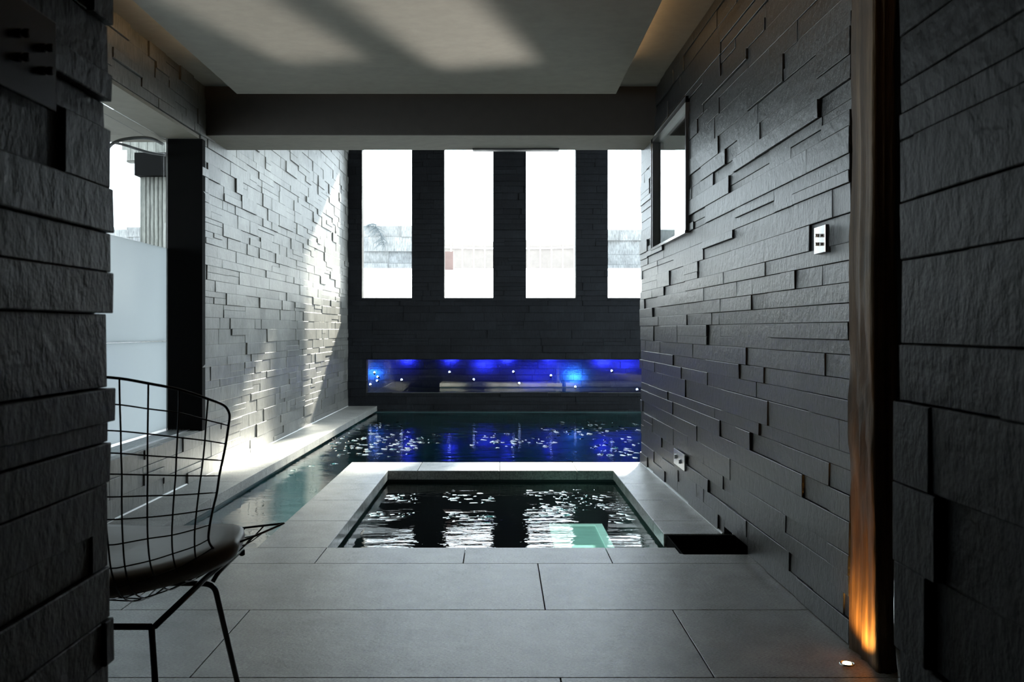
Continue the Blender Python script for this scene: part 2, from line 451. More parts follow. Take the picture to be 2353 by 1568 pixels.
for y0 in (2.70, 3.3, 3.9, 4.5, 5.1, 5.7):
    for x0 in (1.06, 2.3): slab(fl, x0, x0+1.24, y0, min(y0+0.6, 6.44))
fl.box((-2.0, -1.3, -0.14), (3.7, 3.655, -0.024), 0.05)
fl.box((-2.0, 3.655, -0.14), (0.69, 3.90, -0.024), 0.05)
fl.box((1.06, 3.655, -0.14), (3.7, 6.42, -0.024), 0.05)
fl.box((0.69, 3.655, -0.14), (1.06, 3.80, -0.024), 0.05)
struct(fl.build('floor', M['floor'], bevel=0.0012))
# slot between the last bench slab and the floor, its shade painted black
mb = MB()
mb.box((0.700, 3.795, -0.34), (1.06, 4.17, -0.32)); mb.box((0.700, 3.80, -0.32), (1.06, 3.806, -0.022))
mb.box((0.700, 4.166, -0.32), (1.06, 4.1765, -0.003)); mb.box((1.03, 3.80, -0.32), (1.06, 4.17, 0.03))
mb.box((0.6995, 3.80, -0.32), (0.705, 4.17, -0.004))
struct(mb.build('trim_2', M['void']), 'black lined slot in the floor at the end of the raised tub edge')

# ---- ledge along the left wall
def XI(y): return -1.479 + 0.0155*(y - 4.27)          # inner edge of the ledge
lg = MB(); ys = [3.92 + 0.565*k for k in range(14)]; ys[-1] = YB
for k, (a, b) in enumerate(zip(ys, ys[1:])):
    t = R.uniform(0.35, 0.65)
    lg.hexa([(-1.80, a+G, -0.055), (XI(a), a+G, -0.055), (XI(b), b-G, -0.055), (-1.80, b-G, -0.055),
             (-1.80, a+G, 0), (XI(a), a+G, 0), (XI(b), b-G, 0), (-1.80, b-G, 0)], t)
lg.box((-1.95, 3.92, -1.35), (-1.50, YB, -0.05), 0.05)
struct(lg.build('trim_3', M['ledge'], bevel=0.0015), 'pale stone ledge between the lit stone wall and the pool')

# pale sealant beads along the foot of both walls
mb = MB(); ys = [4.18 + 0.226*k for k in range(11)]
for a, b in zip(ys, ys[1:]):
    mb.hexa([(XR(a)-0.011, a, 0), (XR(a)+0.01, a, 0), (XR(b)+0.01, b, 0), (XR(b)-0.011, b, 0), (XR(a)-0.007, a, 0.006), (XR(a)+0.01, a, 0.006), (XR(b)+0.01, b, 0.006), (XR(b)-0.007, b, 0.006)])
struct(mb.build('baseboard_right', M['sealant']))
mb = MB(); ys = [3.92 + 0.45*k for k in range(17)]; ys[-1] = YB
for a, b in zip(ys, ys[1:]):
    mb.hexa([(XL(a)-0.01, a, 0), (XL(a)+0.010, a, 0), (XL(b)+0.010, b, 0), (XL(b)-0.01, b, 0), (XL(a)-0.01, a, 0.005), (XL(a)+0.006, a, 0.005), (XL(b)+0.006, b, 0.005), (XL(b)-0.01, b, 0.005)])
struct(mb.build('baseboard_left', M['sealant']))

# ------------------------------------------------------------------ pool
pool = empty('swimming_pool', (0.6, 8.6, -0.8), 'dark indoor pool behind the hot tub reflecting blue lights', 'swimming pool')
b = MB()
b.box((-1.52, 3.90, -1.35), (3.585, YB-0.008, -1.25)); b.box((-1.50, YB-0.012, -1.25), (3.575, YB-0.010, -0.062)); b.box((3.575, 6.42, -1.25), (3.585, YB-0.012, -0.05))
b.box((-1.50, 3.86, -1.25), (-1.47, YB, -0.056)); b.box((-1.50, 3.86, -1.25), (-0.93, 3.90, -0.026))
b.box((-0.95, 6.41, -1.25), (3.585, 6.425, -0.056)); b.box((-0.945, 3.90, -1.25), (-0.935, 6.42, -0.056))
b.build('pool_basin', M['basin'], pool)
wv = MB(); z = WATER
def sheet(mb, poly, z):
    k = len(mb.v); mb.v += [(x, y, z) for x, y in poly]; mb.face(range(k, k+len(poly)))
sheet(wv, [(-1.49, 3.90), (-0.945, 3.90), (-0.945, 6.42), (3.575, 6.42), (3.575, YB-0.012), (-1.49, YB-0.012)], WATER)
def wavelets(mb, boxes, z, slope, seed, wl=(0.012, 0.045)):
    r = random.Random(seed)
    for (px0, px1, py0, py1, n, lean) in boxes:
        for _ in range(n):
            px, py = r.uniform(px0, px1), r.triangular(py0, py1)
            Y = F*(H - z)/(py - VY); X = (px - VX)*Y/F
            w_ = r.uniform(*wl); l_ = r.uniform(0.25, 0.6)*wl[1]*1.6; a = r.gauss(lean, 0.25); sl_ = slope*r.uniform(0.6, 1.35)
            ux, uy = math.cos(a), math.sin(a)
            def P(u, v, h): return (X + u*ux, Y + u*uy + v, z + h)
            k = len(mb.v); h_ = l_*sl_
            mb.v += [P(-w_, 0.0, 0), P(-w_*0.5, -l_*0.4, 0.0), P(w_*0.5, -l_*0.4, 0.0), P(w_, 0.0, 0), P(w_*0.6, l_*0.6, h_), P(-w_*0.6, l_*0.6, h_), P(0, l_*1.3, 0)]
            mb.face((k, k+1, k+2, k+3, k+4, k+5)); mb.face((k+5, k+4, k+6)); mb.face((k+4, k+3, k+6)); mb.face((k, k+5, k+6))
wavelets(wv, [(790, 930, 968, 990, 22, 0.2), (760, 960, 985, 1058, 95, 0.25), (930, 1010, 985, 1040, 20, -0.2), (1080, 1180, 985, 1040, 16, 0.0),
              (1130, 1280, 1000, 1030, 26, 0.2), (1240, 1400, 970, 1010, 28, 0.3), (1280, 1470, 965, 1000, 34, 0.0), (1360, 1470, 1000, 1060, 40, -0.4),
              (560, 780, 1060, 1110, 8, 0.2)], WATER, 0.22, 9, (0.009, 0.034))
wv.build('water_surface', M['water'], pool)

# ------------------------------------------------------------------ hot tub
tub = empty('hot_tub', (0, 5, -0.9), 'square sunken hot tub with stone rim and dark rippling water', 'hot tub')
TX0, TX1, TY0, TY1 = -0.677, 0.688, 3.92, 6.05
cp = MB()
for a, c in zip((5.54, 5.01, 4.47, 3.92), (6.05, 5.54, 5.01, 4.47)): slab(cp, -0.957, TX0, a, c, th=0.055)
for a, c in zip((5.54, 5.01, 4.47, 4.178), (6.05, 5.54, 5.01, 4.47)): slab(cp, TX1, 1.0, a, c, th=0.055)
for a, c in zip((-0.957, -0.5, 0.0, 0.47), (-0.5, 0.0, 0.47, 1.0)): slab(cp, a, c, 6.05, 6.44, th=0.055)
cp.build('stone_rim', M['floor'], tub, bevel=0.0025)
sh = MB(); D = -0.92
for a, c in (((-0.93, 3.90, D), (-0.697, 6.41, -0.056)), ((0.708, 4.19, D), (1.0, 6.41, -0.056)),
             ((-0.697, 6.07, D), (0.708, 6.41, -0.056)), ((-0.93, 3.86, D), (0.708, 3.90, -0.03)),
             ((-0.93, 3.88, D-0.1), (1.0, 6.41, D)), ((0.708, 3.86, D), (1.0, 4.19, -0.345))):
    sh.box(a, c)
sh.box((0.23, 5.15, D), (0.708, 6.07, -0.34))
sh.build('tub_shell', M['tub'], tub)
tw = MB(); sheet(tw, [(-0.697, 3.90), (0.6995, 3.90), (0.6995, 4.19), (0.708, 4.19), (0.708, 6.07), (-0.697, 6.07)], WATER-0.001)
wavelets(tw, [(890, 960, 1132, 1160, 26, 0.3), (1020, 1140, 1130, 1160, 30, 0.15), (1210, 1400, 1122, 1160, 60, 0.0), (1240, 1410, 1150, 1180, 50, -0.1),
              (850, 960, 1165, 1200, 22, 0.3), (1020, 1140, 1175, 1205, 26, 0.2), (1200, 1310, 1165, 1205, 22, 0.1), (1400, 1450, 1160, 1205, 16, -0.2)], WATER-0.001, 0.10, 10, (0.006, 0.030))
tw.build('tub_water', M['tubwater'], tub)
ht = MB(); ht.box((0.345, 5.20, -0.338), (0.575, 5.99, -0.325))  # added glowing panel makes the pale green patch under the water
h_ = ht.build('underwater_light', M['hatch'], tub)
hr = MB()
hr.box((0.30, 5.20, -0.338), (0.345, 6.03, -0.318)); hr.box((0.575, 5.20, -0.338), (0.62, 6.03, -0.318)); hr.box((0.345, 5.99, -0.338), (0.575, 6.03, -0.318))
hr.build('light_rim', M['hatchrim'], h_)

# ------------------------------------------------------------------ windows
def pane_box(name, a, c, mat, parent=None):
    m_ = MB(); m_.box(a, c); return m_.build(name, mat, parent)
for n_, (a, c) in enumerate(WX):
    wo = struct(pane_box('window_%d' % (n_+1), (a-0.002, YB+0.09, SILL-0.002), (c+0.002, YB+0.098, HEAD), M['glass']))
    m_ = MB()
    m_.box((a-0.004, YB+0.07, SILL-0.01), (c+0.004, YB+0.12, SILL+0.004)); m_.box((a, YB+0.075, HEAD-0.02), (c, YB+0.115, HEAD))
    m_.build('window_frame', M['alu'], wo)
wo = struct(pane_box('window_8', (3.66, 6.7, 0.25), (3.668, 11.0, 2.93), M['glass']))  # unseen glazing, added to brighten the left wall
# blue display band window
wo = struct(pane_box('window_5', (-1.49, YB-0.004, 0.154), (2.4, YB+0.002, 0.518), M['glassb']))
m_ = MB(); m_.box((-1.491, YB-0.008, 0.146), (2.4, YB+0.01, 0.154)); m_.build('window_frame', M['grey_alu'], wo)
# glazed opening in the left wall
wo = struct(pane_box('window_6', (-1.945, 2.05, 1.33), (-1.937, 5.775, 1.965), M['glass']))
m_ = MB(); m_.box((-1.945, 2.05, 0.285), (-1.933, 5.775, 0.79)); m_.box((-1.945, 2.05, 0.793), (-1.933, 5.775, 1.33))
m_.build('frosted_pane', M['frost'], wo)
m_ = MB(); m_.box((-1.925, 5.775, 0.27), (-1.725, 5.835, 1.965));
m_.box((-1.945, 2.0, 0.27), (-1.740, 2.05, 1.965))
m_.build('window_jamb', M['void'], wo)
m_ = MB(); m_.box((-1.99, 2.05, 0.262), (-1.745, 5.775, 0.272))
m_.build('window_sill', M['ledge'], wo)
m_ = MB(); m_.box((-1.956, 2.06, 1.966), (-1.742, 5.77, 1.985)); m_.build('window_soffit', M['soffit'], wo)
tr = MB()
for k in range(7): tr.box((-1.905+k*0.017, 2.05, 0.272), (-1.898+k*0.017, 5.77, 0.280))
tr.build('sliding_track', M['steel'], wo)

# window in the right-hand partition
wy0, wy1, wz0, wz1 = 4.88, 5.98, 1.34, 2.005
wo = struct(pane_box('window_7', (0.945, wy0, wz0), (0.950, wy1, wz1), M['glass']))
m_ = MB()
x0, x1 = 0.912, 0.960
for a, c in (((x0, wy1-0.045, wz0), (x1, wy1, wz1)), ((x0, wy0, wz0), (x1, wy0+0.012, wz1)), ((x0, wy0, wz1-0.03), (x1, wy1, wz1)), ):
    m_.box(a, c)
m_.build('window_frame', M['grey_alu'], wo)
m_ = MB(); m_.box((x0-0.004, wy0, wz0-0.008), (x1, wy1, wz0+0.006)); m_.box((x0-0.004, wy1-0.006, wz0), (x0+0.004, wy1+0.003, wz1+0.003))
m_.box((x0-0.004, wy0, wz1-0.004), (x0, wy1, wz1+0.004))
m_.build('window_trim', M['chrome'], wo)

# blind housing under the beam
bh = MB(); bh.box((-0.17, 6.26, 1.989), (0.375, 6.325, 2.0))
tag(bh.build('blind_housing', M['grey_alu'], bevel=0.001), 'slim dark blind housing fixed under the taupe beam', 'blind')

# ------------------------------------------------------------------ timber post and floor uplight
def post():
    r = random.Random(3); mb = MB(); nz, seg = 90, 40
    cx, cy = 0.975, 2.612; hx, hy = 0.030, 0.094
    ph = [r.uniform(0, 6.28) for _ in range(12)]
    for i in range(nz+1):
        z_ = -0.01 + (CZ+0.01)*i/nz
        flare = 0.035*math.exp(-z_/0.13)
        for k in range(seg):
            a = 2*math.pi*k/seg; ca, sa = math.cos(a), math.sin(a)
            p = 7.0
            q = (abs(ca)**p + abs(sa)**p)**(-1/p)
            wob = (0.0035*math.sin(3*a+ph[0]+z_*1.3) + 0.0028*math.sin(9*a+ph[1]+0.6*math.sin(z_*2)) + 0.0022*math.sin(17*a+ph[2]+z_*0.7)
                   + 0.003*math.sin(z_*5+ph[3]) + 0.002*math.sin(z_*13+ph[4]+a) + r.uniform(-0.0006, 0.0006))
            chew = 0.010*math.exp(-((z_-0.62)/0.28)**2)*max(0, math.sin(a*11+ph[5]+z_*23))*max(0, -ca)
            fy = flare if sa < -0.2 else 0
            mb.v.append((cx + q*ca*(hx+wob-chew), cy + q*sa*(hy+wob) - fy*max(0, -sa), z_))
    for i in range(nz):
        for k in range(seg):
            l = (k+1) % seg
            mb.face((i*seg+k, i*seg+l, (i+1)*seg+l, (i+1)*seg+k), 0.5, True)
    mb.face(list(reversed(range(seg)))); mb.face([nz*seg+k for k in range(seg)])
    return mb.build('timber_post', M['timber'])
tag(post(), 'rough old timber post lit orange from below at the end of the dark stone wall', 'post')

up = empty('floor_uplight', (0.892, 2.556, 0.0), 'small round recessed floor light glowing at the foot of the timber post', 'floor light')
m_ = MB(); m_.lathe((0.892, 2.556, 0.0), [(0.0165, 0.0005), (0.0165, 0.0028), (0.0175, 0.0034), (0.0185, 0.0034), (0.0195, 0.0), (0.0195, -0.012)], 32)
m_.build('steel_ring', M['chrome'], up)
m_ = MB(); m_.lathe((0.892, 2.556, 0.0), [(0.0112, 0.0006), (0.0112, 0.0040), (0.008, 0.0046), (0.0005, 0.0048)], 32)
m_.build('lens', M['warmlens'], up)
spot('uplight_lamp', (0.888, 2.560, 0.012), (0.985, 2.61, 0.42), 9, (1.0, 0.47, 0.10), 128, 0.9, 0.01)

# ------------------------------------------------------------------ plates on the walls
def knob_plate(name, label, cat, y, z, wd, hg, knobs, wall_x, sgn, mat, kr, kl, pin=False, proud=0.02):
    o = empty(name, (wall_x, y, z), label, cat)
    xf = wall_x - sgn*proud
    m_ = MB(); m_.box((min(xf, wall_x+sgn*0.0), y-wd/2, z-hg/2), (max(xf, wall_x), y+wd/2, z+hg/2)); m_.build('plate', mat, o, bevel=0.0012)
    for ky, kz in knobs:
        m_ = MB()
        s_ = -sgn
        m_.lathe((xf, y+ky, z+kz), [(kr*1.05, -0.001), (kr*1.05, s_*0.004), (kr*0.62, s_*0.006), (kr*0.62, s_*kl*0.55), (kr, s_*kl*0.6), (kr, s_*kl), (kr*0.8, s_*(kl+0.0015))], 20, 'x')
        if pin: m_.box((xf+min(0, s_*kl), y+ky-0.003*0+ (0.008 if ky < 0 else -0.014), z+kz-0.003), (xf+max(0, s_*kl), y+ky+(0.014 if ky < 0 else -0.008), z+kz+0.003))
        m_.build('knob', mat, o)
    return o
# polished plate high on the right wall (two knobs one above the other)
yc = (XR(2.84)*F/(1886-VX) + XR(2.84)*F/(1912-VX))/2
y_a, y_b = XR(2.9)*F/(1912-VX), XR(2.9)*F/(1886-VX)
knob_plate('shower_control', 'polished steel shower control with two knobs on the dark stone wall', 'shower control',
           (y_a+y_b)/2, H+(VY-551)*((y_a+y_b)/2)/F, (y_b-y_a)+0.002, 0.080, [(0, 0.012), (0, -0.013)], XR(2.9)-0.008, 1, M['chrome'], 0.0052, 0.011, proud=0.012)
y_a, y_b = XR(5)*F/(1581-VX), XR(5)*F/(1556-VX)
knob_plate('water_control_plate', 'square steel plate with two small knobs low on the wall beside the hot tub', 'control plate',
           (y_a+y_b)/2, H+(VY-1056)*((y_a+y_b)/2)/F, (y_b-y_a), 0.080, [(0.035*2, 0.006), (-0.035*2+0.02, -0.004)], XR(5)-0.010, 1, M['steel'], 0.012, 0.010, True, proud=0.008)
# dark plate with four knobs on the passage wall beside the camera
def yl(px): return 0.445*F/(VX-px)
y_a, y_b = yl(-75), yl(118)
zc = H + (VY-130)*yl(60)/F
knob_plate('dark_control_plate', 'large dark plate with four knobs on the near left passage wall', 'control plate',
           (y_a+y_b)/2, zc+0.004, y_b-y_a, 0.088, [(yl(84)-(y_a+y_b)/2, 0.010), (yl(84)-(y_a+y_b)/2, -0.012), (yl(28)-(y_a+y_b)/2, 0.010), (yl(28)-(y_a+y_b)/2, -0.012)],
           -0.446, -1, M['smoked'], 0.0042, 0.010, proud=0.006)

# ------------------------------------------------------------------ blue display recess behind the back wall
mb = MB(); fn = lambda u, v, d: (u, YB+1.15-d, v)
mb.box((-2.05, YB+0.14, -0.02), (3.6, YB+1.3, 0.0))
stone_wall(mb, fn, -2.0, 3.6, 0.0, 0.75, [], 61, back=0.1, rows=(0.05, 0.09), proud=0.008)
mb.box((-2.05, YB+0.14, 0.72), (3.6, YB+1.3, 0.80)); mb.box((-2.05, YB+0.14, 0), (-1.85, YB+1.3, 0.78)); mb.box((3.5, YB+0.14, 0), (3.6, YB+1.3, 0.78))
struct(mb.build('wall_display_recess', M['wall_r']))
heads = [(860.3,857,.40,0), (868.4,866.8,.45,1), (867,875.6,.50,1), (851,884.3,.35,2), (923,873.8,.55,2), (1033,856,.60,2), (1088,873,.45,3),
         (1180,855,.60,4), (1192.5,881.5,.35,3), (1266,864,.40,0), (1322,890,.35,0), (1406,853,.55,4), (1464,896,.40,2)]
where = ['standing tallest at the far left of the blue niche', 'upper of the leaning pair at the left of the niche', 'lower of the leaning pair at the left of the niche',
         'lowest one at the left end of the blue niche', 'alone between the left group and the pale reflected strip', 'high above the left half of the pale strip',
         'tilted right just above the left part of pale strip', 'high above the right part of the pale strip', 'low, its head overlapping the right part of pale strip',
         'on the long curved black stem right of centre', 'upright low beneath the brightest blue spot', 'high at the right with a leaning stem',
         'lowest at the far right beside the stone wall']
for (px, py, dy, lean), wh in zip(heads, where):
    p = at(px, py, YB+dy); r = 0.0125
    o = empty('niche_lamp', (p.x, p.y, 0.0), 'small blue-white stem lamp ' + wh, 'lamp', 'small lamps in the blue niche')
    d = {0: Vector((0, 0, 1)), 1: Vector((-0.75, 0, 0.65)), 2: Vector((-0.2, -0.1, 1)), 3: Vector((0.6, 0, 0.8)), 4: Vector((-0.55, -0.1, 0.83))}[lean].normalized()
    def dome(c, ax, prof):
        m_ = MB(); m_.lathe((0, 0, 0), prof, 16); q = ax.to_track_quat('Z', 'Y').to_matrix()
        m_.v = [tuple(Vector(c) + q @ Vector(v)) for v in m_.v]; return m_
    dome(p, d, [(r*0.98, -0.002), (r, 0.003), (r*0.9, 0.010), (r*0.55, 0.015), (0.001, 0.017)]).build('lamp_lens', M['bluelens'], o)
    dome(p - d*0.014, d, [(r*0.3, -0.010), (r*0.8, -0.002), (r*1.0, 0.004), (r*1.02, 0.012)]).build('lamp_base', M['black'], o)
    foot = Vector((p.x + {0: 0.04, 1: 0.16, 2: 0.02, 3: -0.05, 4: 0.09}[lean], p.y+0.02, 0.0))
    if px == 1266: foot.x = p.x + 0.10
    a_ = p - d*0.020
    m_ = MB(); m_.tube(crom([a_, a_*0.7+foot*0.3 + Vector(((p.x-foot.x)*-0.0, 0, 0)) - d*0.01, a_*0.3+foot*0.7 + Vector(((foot.x-p.x)*0.1, 0, 0)), foot], 5), 0.0016, 6)
    m_.build('stem', M['black'], o)
    m_ = MB(); m_.lathe((foot.x, foot.y, 0.0), [(0.014, 0.0), (0.014, 0.004), (0.004, 0.007)], 14); m_.build('stem_foot', M['black'], o)
blues = [(849, 861, .10, .30, 1), (932, 828, .06, .22, 0), (1033, 828, .06, .20, 0), (1112, 838, .14, .34, 0), (1166, 828, .06, .20, 0), (1232, 872, .30, .30, 0),
         (1265, 828, .06, .10, 0), (1325, 869, .10, .55, 1), (1392, 831, .10, .32, 0), (1455, 838, .22, .35, 0), (1290, 850, .3, .25, 0), (870, 840, .3, .10, 0),
         (1560, 845, .2, .2, 0)]
for px, py, off, pw, cy in blues:
    p = at(px, py, YB+1.13-off*1.5-0.05)
    l = bpy.data.lights.new('blue_lamp', 'SPOT'); l.spot_size = math.radians(150); l.spot_blend = 1.0; l.energy = pw*40; l.color = (0.02, 0.03, 1.0) if not cy else (0.02, 0.16, 1.0); l.shadow_soft_size = 0.02
    o = bpy.data.objects.new('blue_lamp', l); C.objects.link(o); o.location = (p.x, p.y, min(p.z, 0.68)); o.rotation_euler = (math.radians(90), 0, 0)

# ------------------------------------------------------------------ wire chair
CX = -0.711
def cz(px, y, Y): return at(px, y, Y)
V = {}
V[1] = [(274,870),(275.3,931),(277.3,991.8),(278,1043),(279.8,1091),(279.6,1142.5),(280.2,1194),(282.5,1249.6),(286.9,1302.8),(296.4,1343.9),(310.8,1366),(331.8,1375),(352.9,1369)]
V[2] = [(340.7,881.5),(340,940.4),(339.2,998),(338.7,1048),(339,1092.5),(338.5,1140.5),(338.5,1190),(339.5,1239),(344.2,1290),(354.8,1325.7),(370,1346.7),(389.2,1356),(410.2,1348)]
V[3] = [(411.6,895.6),(410.5,949.5),(407.5,1005.9),(405,1052.3),(403.3,1093.8),(399.7,1139.2),(396.8,1184.2),(394.9,1231),(396.8,1273.7),(404.5,1307.5),(416,1328.6),(431.3,1336.2),(450.4,1330)]
V[4] = [(478,917.2),(473.8,966),(470.5,1013.3),(466.4,1056.5),(461.4,1094.6),(456.1,1135.8),(451.4,1176.5),(447.5,1217.6),(447.2,1256.8),(450.4,1283.6),(461.9,1300.8),(477.2,1309.4),(490,1305)]
E = [(523.6,942.9),(524.9,978.5),(518.6,1020.8),(511.1,1059),(503.7,1094),(498.2,1132.5),(489.6,1168),(482,1207),(479,1240.6),(488.7,1259.7),(500,1263.5)]
def DY(i, j, side=0):        # distance of wire i (0 centre .. 5 edge) at row j (0 top .. 8 bottom of the back)
    s_ = i/5.0
    base = 1.600 + 0.095*min(j, 8)/8.0
    if j > 8: base += (0.025, 0.055, 0.10, 0.16)[j-9]
    return base + 0.15*s_**1.6
wires = {}
for i in (1, 2, 3, 4): wires[i] = [at(px, py, DY(i, j)) for j, (px, py) in enumerate(V[i])]
wires[5] = [at(px, py, DY(5, j)) for j, (px, py) in enumerate(E)]
w0 = []
for j in range(13):
    a_, b_ = wires[1][j], wires[2][j]
    w0.append(Vector((-0.663, a_.y - (b_.y-a_.y)*0.35, a_.z + (a_.z-b_.z)*0.42)))
wires[0] = w0
wires[-1] = [Vector((CX, p.y - 0.004, p.z + 0.003)) for p in w0]
tip = at(651.5, 1203.5, 2.06)
def mir(p): return Vector((2*CX - p.x, p.y, p.z))
def frim(i):
    a0 = Vector((CX, 2.125, 0.412)); s_ = (i+1)/6.0
    return a0.lerp(tip, s_) + Vector((0, (0.012)*math.sin(math.pi*s_), 0))
seatw = {}
a_ = wires[5][10]
seatw[5] = [a_.lerp(tip, k/6) + (at(544.5,1250.5,1.93)-a_.lerp(tip, 2/6))*math.sin(math.pi*k/6)*0.6 for k in range(7)]
for i in range(-1, 5):
    f_ = frim(i); n_ = 6; a_ = wires[i][12]
    seatw[i] = [a_.lerp(f_, k/n_) - Vector((0, 0, 0.020*math.sin(math.pi*k/n_)*(1-i/7.0))) for k in range(n_+1)]
ch = empty('wire_chair', (CX, 1.9, 0.0), 'black wire mesh chair with a brown seat pad seen from behind', 'chair')
mb = MB()
def both(pts, r, seg=7, nn=4, centre=False):
    mb.tube(crom(pts, nn), r, seg)
    if not centre: mb.tube(crom([mir(p) for p in pts], nn), r, seg)
for i in range(-1, 5):
    both(wires[i][:-1] + seatw[i], 0.0016, centre=(i == -1))
# rows of the back
for j in range(0, 13):
    last = 5 if j <= 10 else 4
    half = [wires[i][j] + Vector((0, 0.0022, 0)) for i in range(-1, last+1)]
    if j == 0: continue
    if j > 10: half.append(seatw[5][j-10] )
    full = [mir(p) for p in reversed(half[1:])] + half
    mb.tube(crom(full, 3), 0.0013, 6)
for k in range(2, 6):
    half = [seatw[i][k] - Vector((0, 0, 0.0015)) for i in range(-1, 6)]
    full = [mir(p) for p in reversed(half[1:])] + half
    mb.tube(crom(full, 3), 0.0013, 6)
shell = mb.build('wire_shell', M['wire'], ch)
# rim: top of the back, round the corners, down the edge, along the seat to the front
mb = MB()
topc = [wires[-1][0], wires[0][0], wires[1][0], wires[2][0], wires[3][0], wires[4][0], at(512, 930.5, DY(4.8, 0)), at(523.6, 943, DY(5, 0)), at(527.5, 957, DY(5, 0.4))]
half = topc + wires[5][1:] + seatw[5][1:] + [frim(4.85), frim(4), frim(3), frim(2), frim(1), frim(0)]
full = [mir(p) for p in reversed(half[1:])] + half + [frim(-1)]
full = full[::1]
mb.tube(crom(full, 4), 0.0023, 8)
mb.build('rim', M['wire'], shell)

# seat pad: rounded slab that follows the shell
def pad():
    m_ = MB(); n = 64; c = Vector((CX, 1.915, 0))
    def outline(k, sc):
        a = 2*math.pi*k/n; ca, sa = math.cos(a), math.sin(a); p = 4.2 if sa > 0 else 2.2
        q = (abs(ca)**p + abs(sa)**p)**(-1/p)
        x = q*ca*0.208*sc; y = q*sa*(0.185 if sa > 0 else 0.190)*sc
        y += abs(x)*0.30*max(0, -sa)**0.6
        if y > 0: x *= 1.0 - 0.08*(y/0.2)
        return c.x + x, c.y + y
    def zt(x, y):
        u = (y - 1.90)/0.2; v = (x-CX)/0.208
        return 0.4300 + 0.013*u + 0.020*v*v
    prof = [(0.0, -0.036), (0.80, -0.036), (0.93, -0.033), (0.985, -0.024), (1.0, -0.012), (0.99, -0.002), (0.95, 0.004), (0.80, 0.007), (0.4, 0.007), (0.0, 0.006)]
    for sc, dz in prof:
        for k in range(n):
            x, y = outline(k, max(sc, 0.01)); m_.v.append((x, y, zt(x, y)+dz))
    for i in range(len(prof)-1):
        for k in range(n):
            l = (k+1) % n; m_.face((i*n+k, i*n+l, (i+1)*n+l, (i+1)*n+k), 0.5, True)
    return m_.build('seat_pad', M['cushion'], ch)
pad()
# base
rr = 0.0058
def fil(p, r=0.02, n=5):        # rounded polyline
    out = [Vector(p[0])]
    for a, b, c in zip(p, p[1:], p[2:]):
        a, b, c = Vector(a), Vector(b), Vector(c)
        u = b + (a-b).normalized()*min(r, (a-b).length*0.45); v = b + (c-b).normalized()*min(r, (c-b).length*0.45)
        for k in range(n+1):
            t = k/n; out.append(u*(1-t)**2 + b*2*t*(1-t) + v*t*t)
    out.append(Vector(p[-1])); return out
rc = at(348, 1441, 1.72); fcor = at(492, 1343, 2.0)
rfoot = Vector((-0.572, 1.70, 0.006)); ffoot = Vector((-0.538, 2.13, 0.006))
for mirr in (False, True):
    g_ = (lambda p: mir(p)) if mirr else (lambda p: Vector(p))
    m_ = MB(); m_.tube([g_(p) for p in (rc, rfoot)], rr, 10); m_.build('leg', M['wire'], ch)
    m_ = MB(); m_.tube([g_(p) for p in fil([at(440, 1341, 2.0), fcor, ffoot], 0.022)], rr, 10); m_.build('leg', M['wire'], ch)
    m_ = MB(); m_.tube([g_(p) for p in fil([rc + Vector((0.004, 0.006, -0.001)), at(480, 1322, 1.955), at(556, 1262, 2.10)], 0.03)], rr*0.95, 10); m_.build('side_rail', M['wire'], ch)
    m_ = MB(); m_.tube([g_(p) for p in fil([at(489, 1337, 1.99), at(500, 1318, 2.0), at(551, 1268, 2.09)], 0.01)], rr*0.8, 10); m_.build('brace', M['wire'], ch)
    bp = g_(at(556, 1268, 2.10)); m_ = MB(); m_.lathe((bp.x, bp.y, bp.z-0.004), [(0.003, -0.005), (0.006, -0.003), (0.006, 0.006), (0.004, 0.010)], 14); m_.build('rubber_bumper', M['void'], ch)
    for ft in (rfoot, ffoot):
        q = g_(ft); m_ = MB(); m_.lathe((q.x, q.y, 0.0), [(0.009, 0.0), (0.009, 0.005), (0.006, 0.010)], 14); m_.build('foot_glide', M['void'], ch)
m_ = MB(); m_.tube([mir(rc), rc], rr, 10); m_.build('crossbar', M['wire'], ch)
m_ = MB(); q = at(440, 1341, 2.0); m_.tube([mir(q), q], rr, 10); m_.build('crossbar', M['wire'], ch)

# ------------------------------------------------------------------ outside
g = MB()
xs = [-14, -6, -2, 2, 6, 14]
def gz(y): return 1.10 if y < YB+0.3 else min(1.75, 1.10 + (y-YB-0.3)*0.22)
ysg = [YB+0.16, YB+1.2, YB+2.2, YB+3.2, YB+4.2, 30]
for (y0, y1) in zip(ysg, ysg[1:]):
    g.hexa([(-14, y0, 0.81), (14, y0, 0.81), (14, y1, 0.81), (-14, y1, 0.81), (-14, y0, gz(y0)), (14, y0, gz(y0)), (14, y1, gz(y1)), (-14, y1, gz(y1))])
struct(g.build('ground', M['snow']))
g = MB(); g.box((-14, -1.35, -0.2), (-1.96, YB+0.16, 0.2)); struct(g.build('ground_terrace', M['paving']))

# stone retaining wall pieces behind the fence
def boulder_wall(x0, x1, y, z0, z1, label, seed):
    mb = MB(); fn = lambda u, v, d: (u, y-d*4, v)
    stone_wall(mb, fn, x0, x1, z0, z1, [], seed, back=0.06, rows=(0.12, 0.22), lens=(0.3, 0.9), proud=0.016, split=0.1)
    return tag(mb.build('retaining_wall', M['extstone']), label, 'garden wall', None, None)
boulder_wall(-2.25, -0.95, 15.0, 1.7, 2.42, 'pale boulder garden wall seen through the leftmost tall window', 71)
boulder_wall(1.55, 3.6, 15.0, 1.7, 2.36, 'pale boulder garden wall seen through the rightmost tall window', 72)
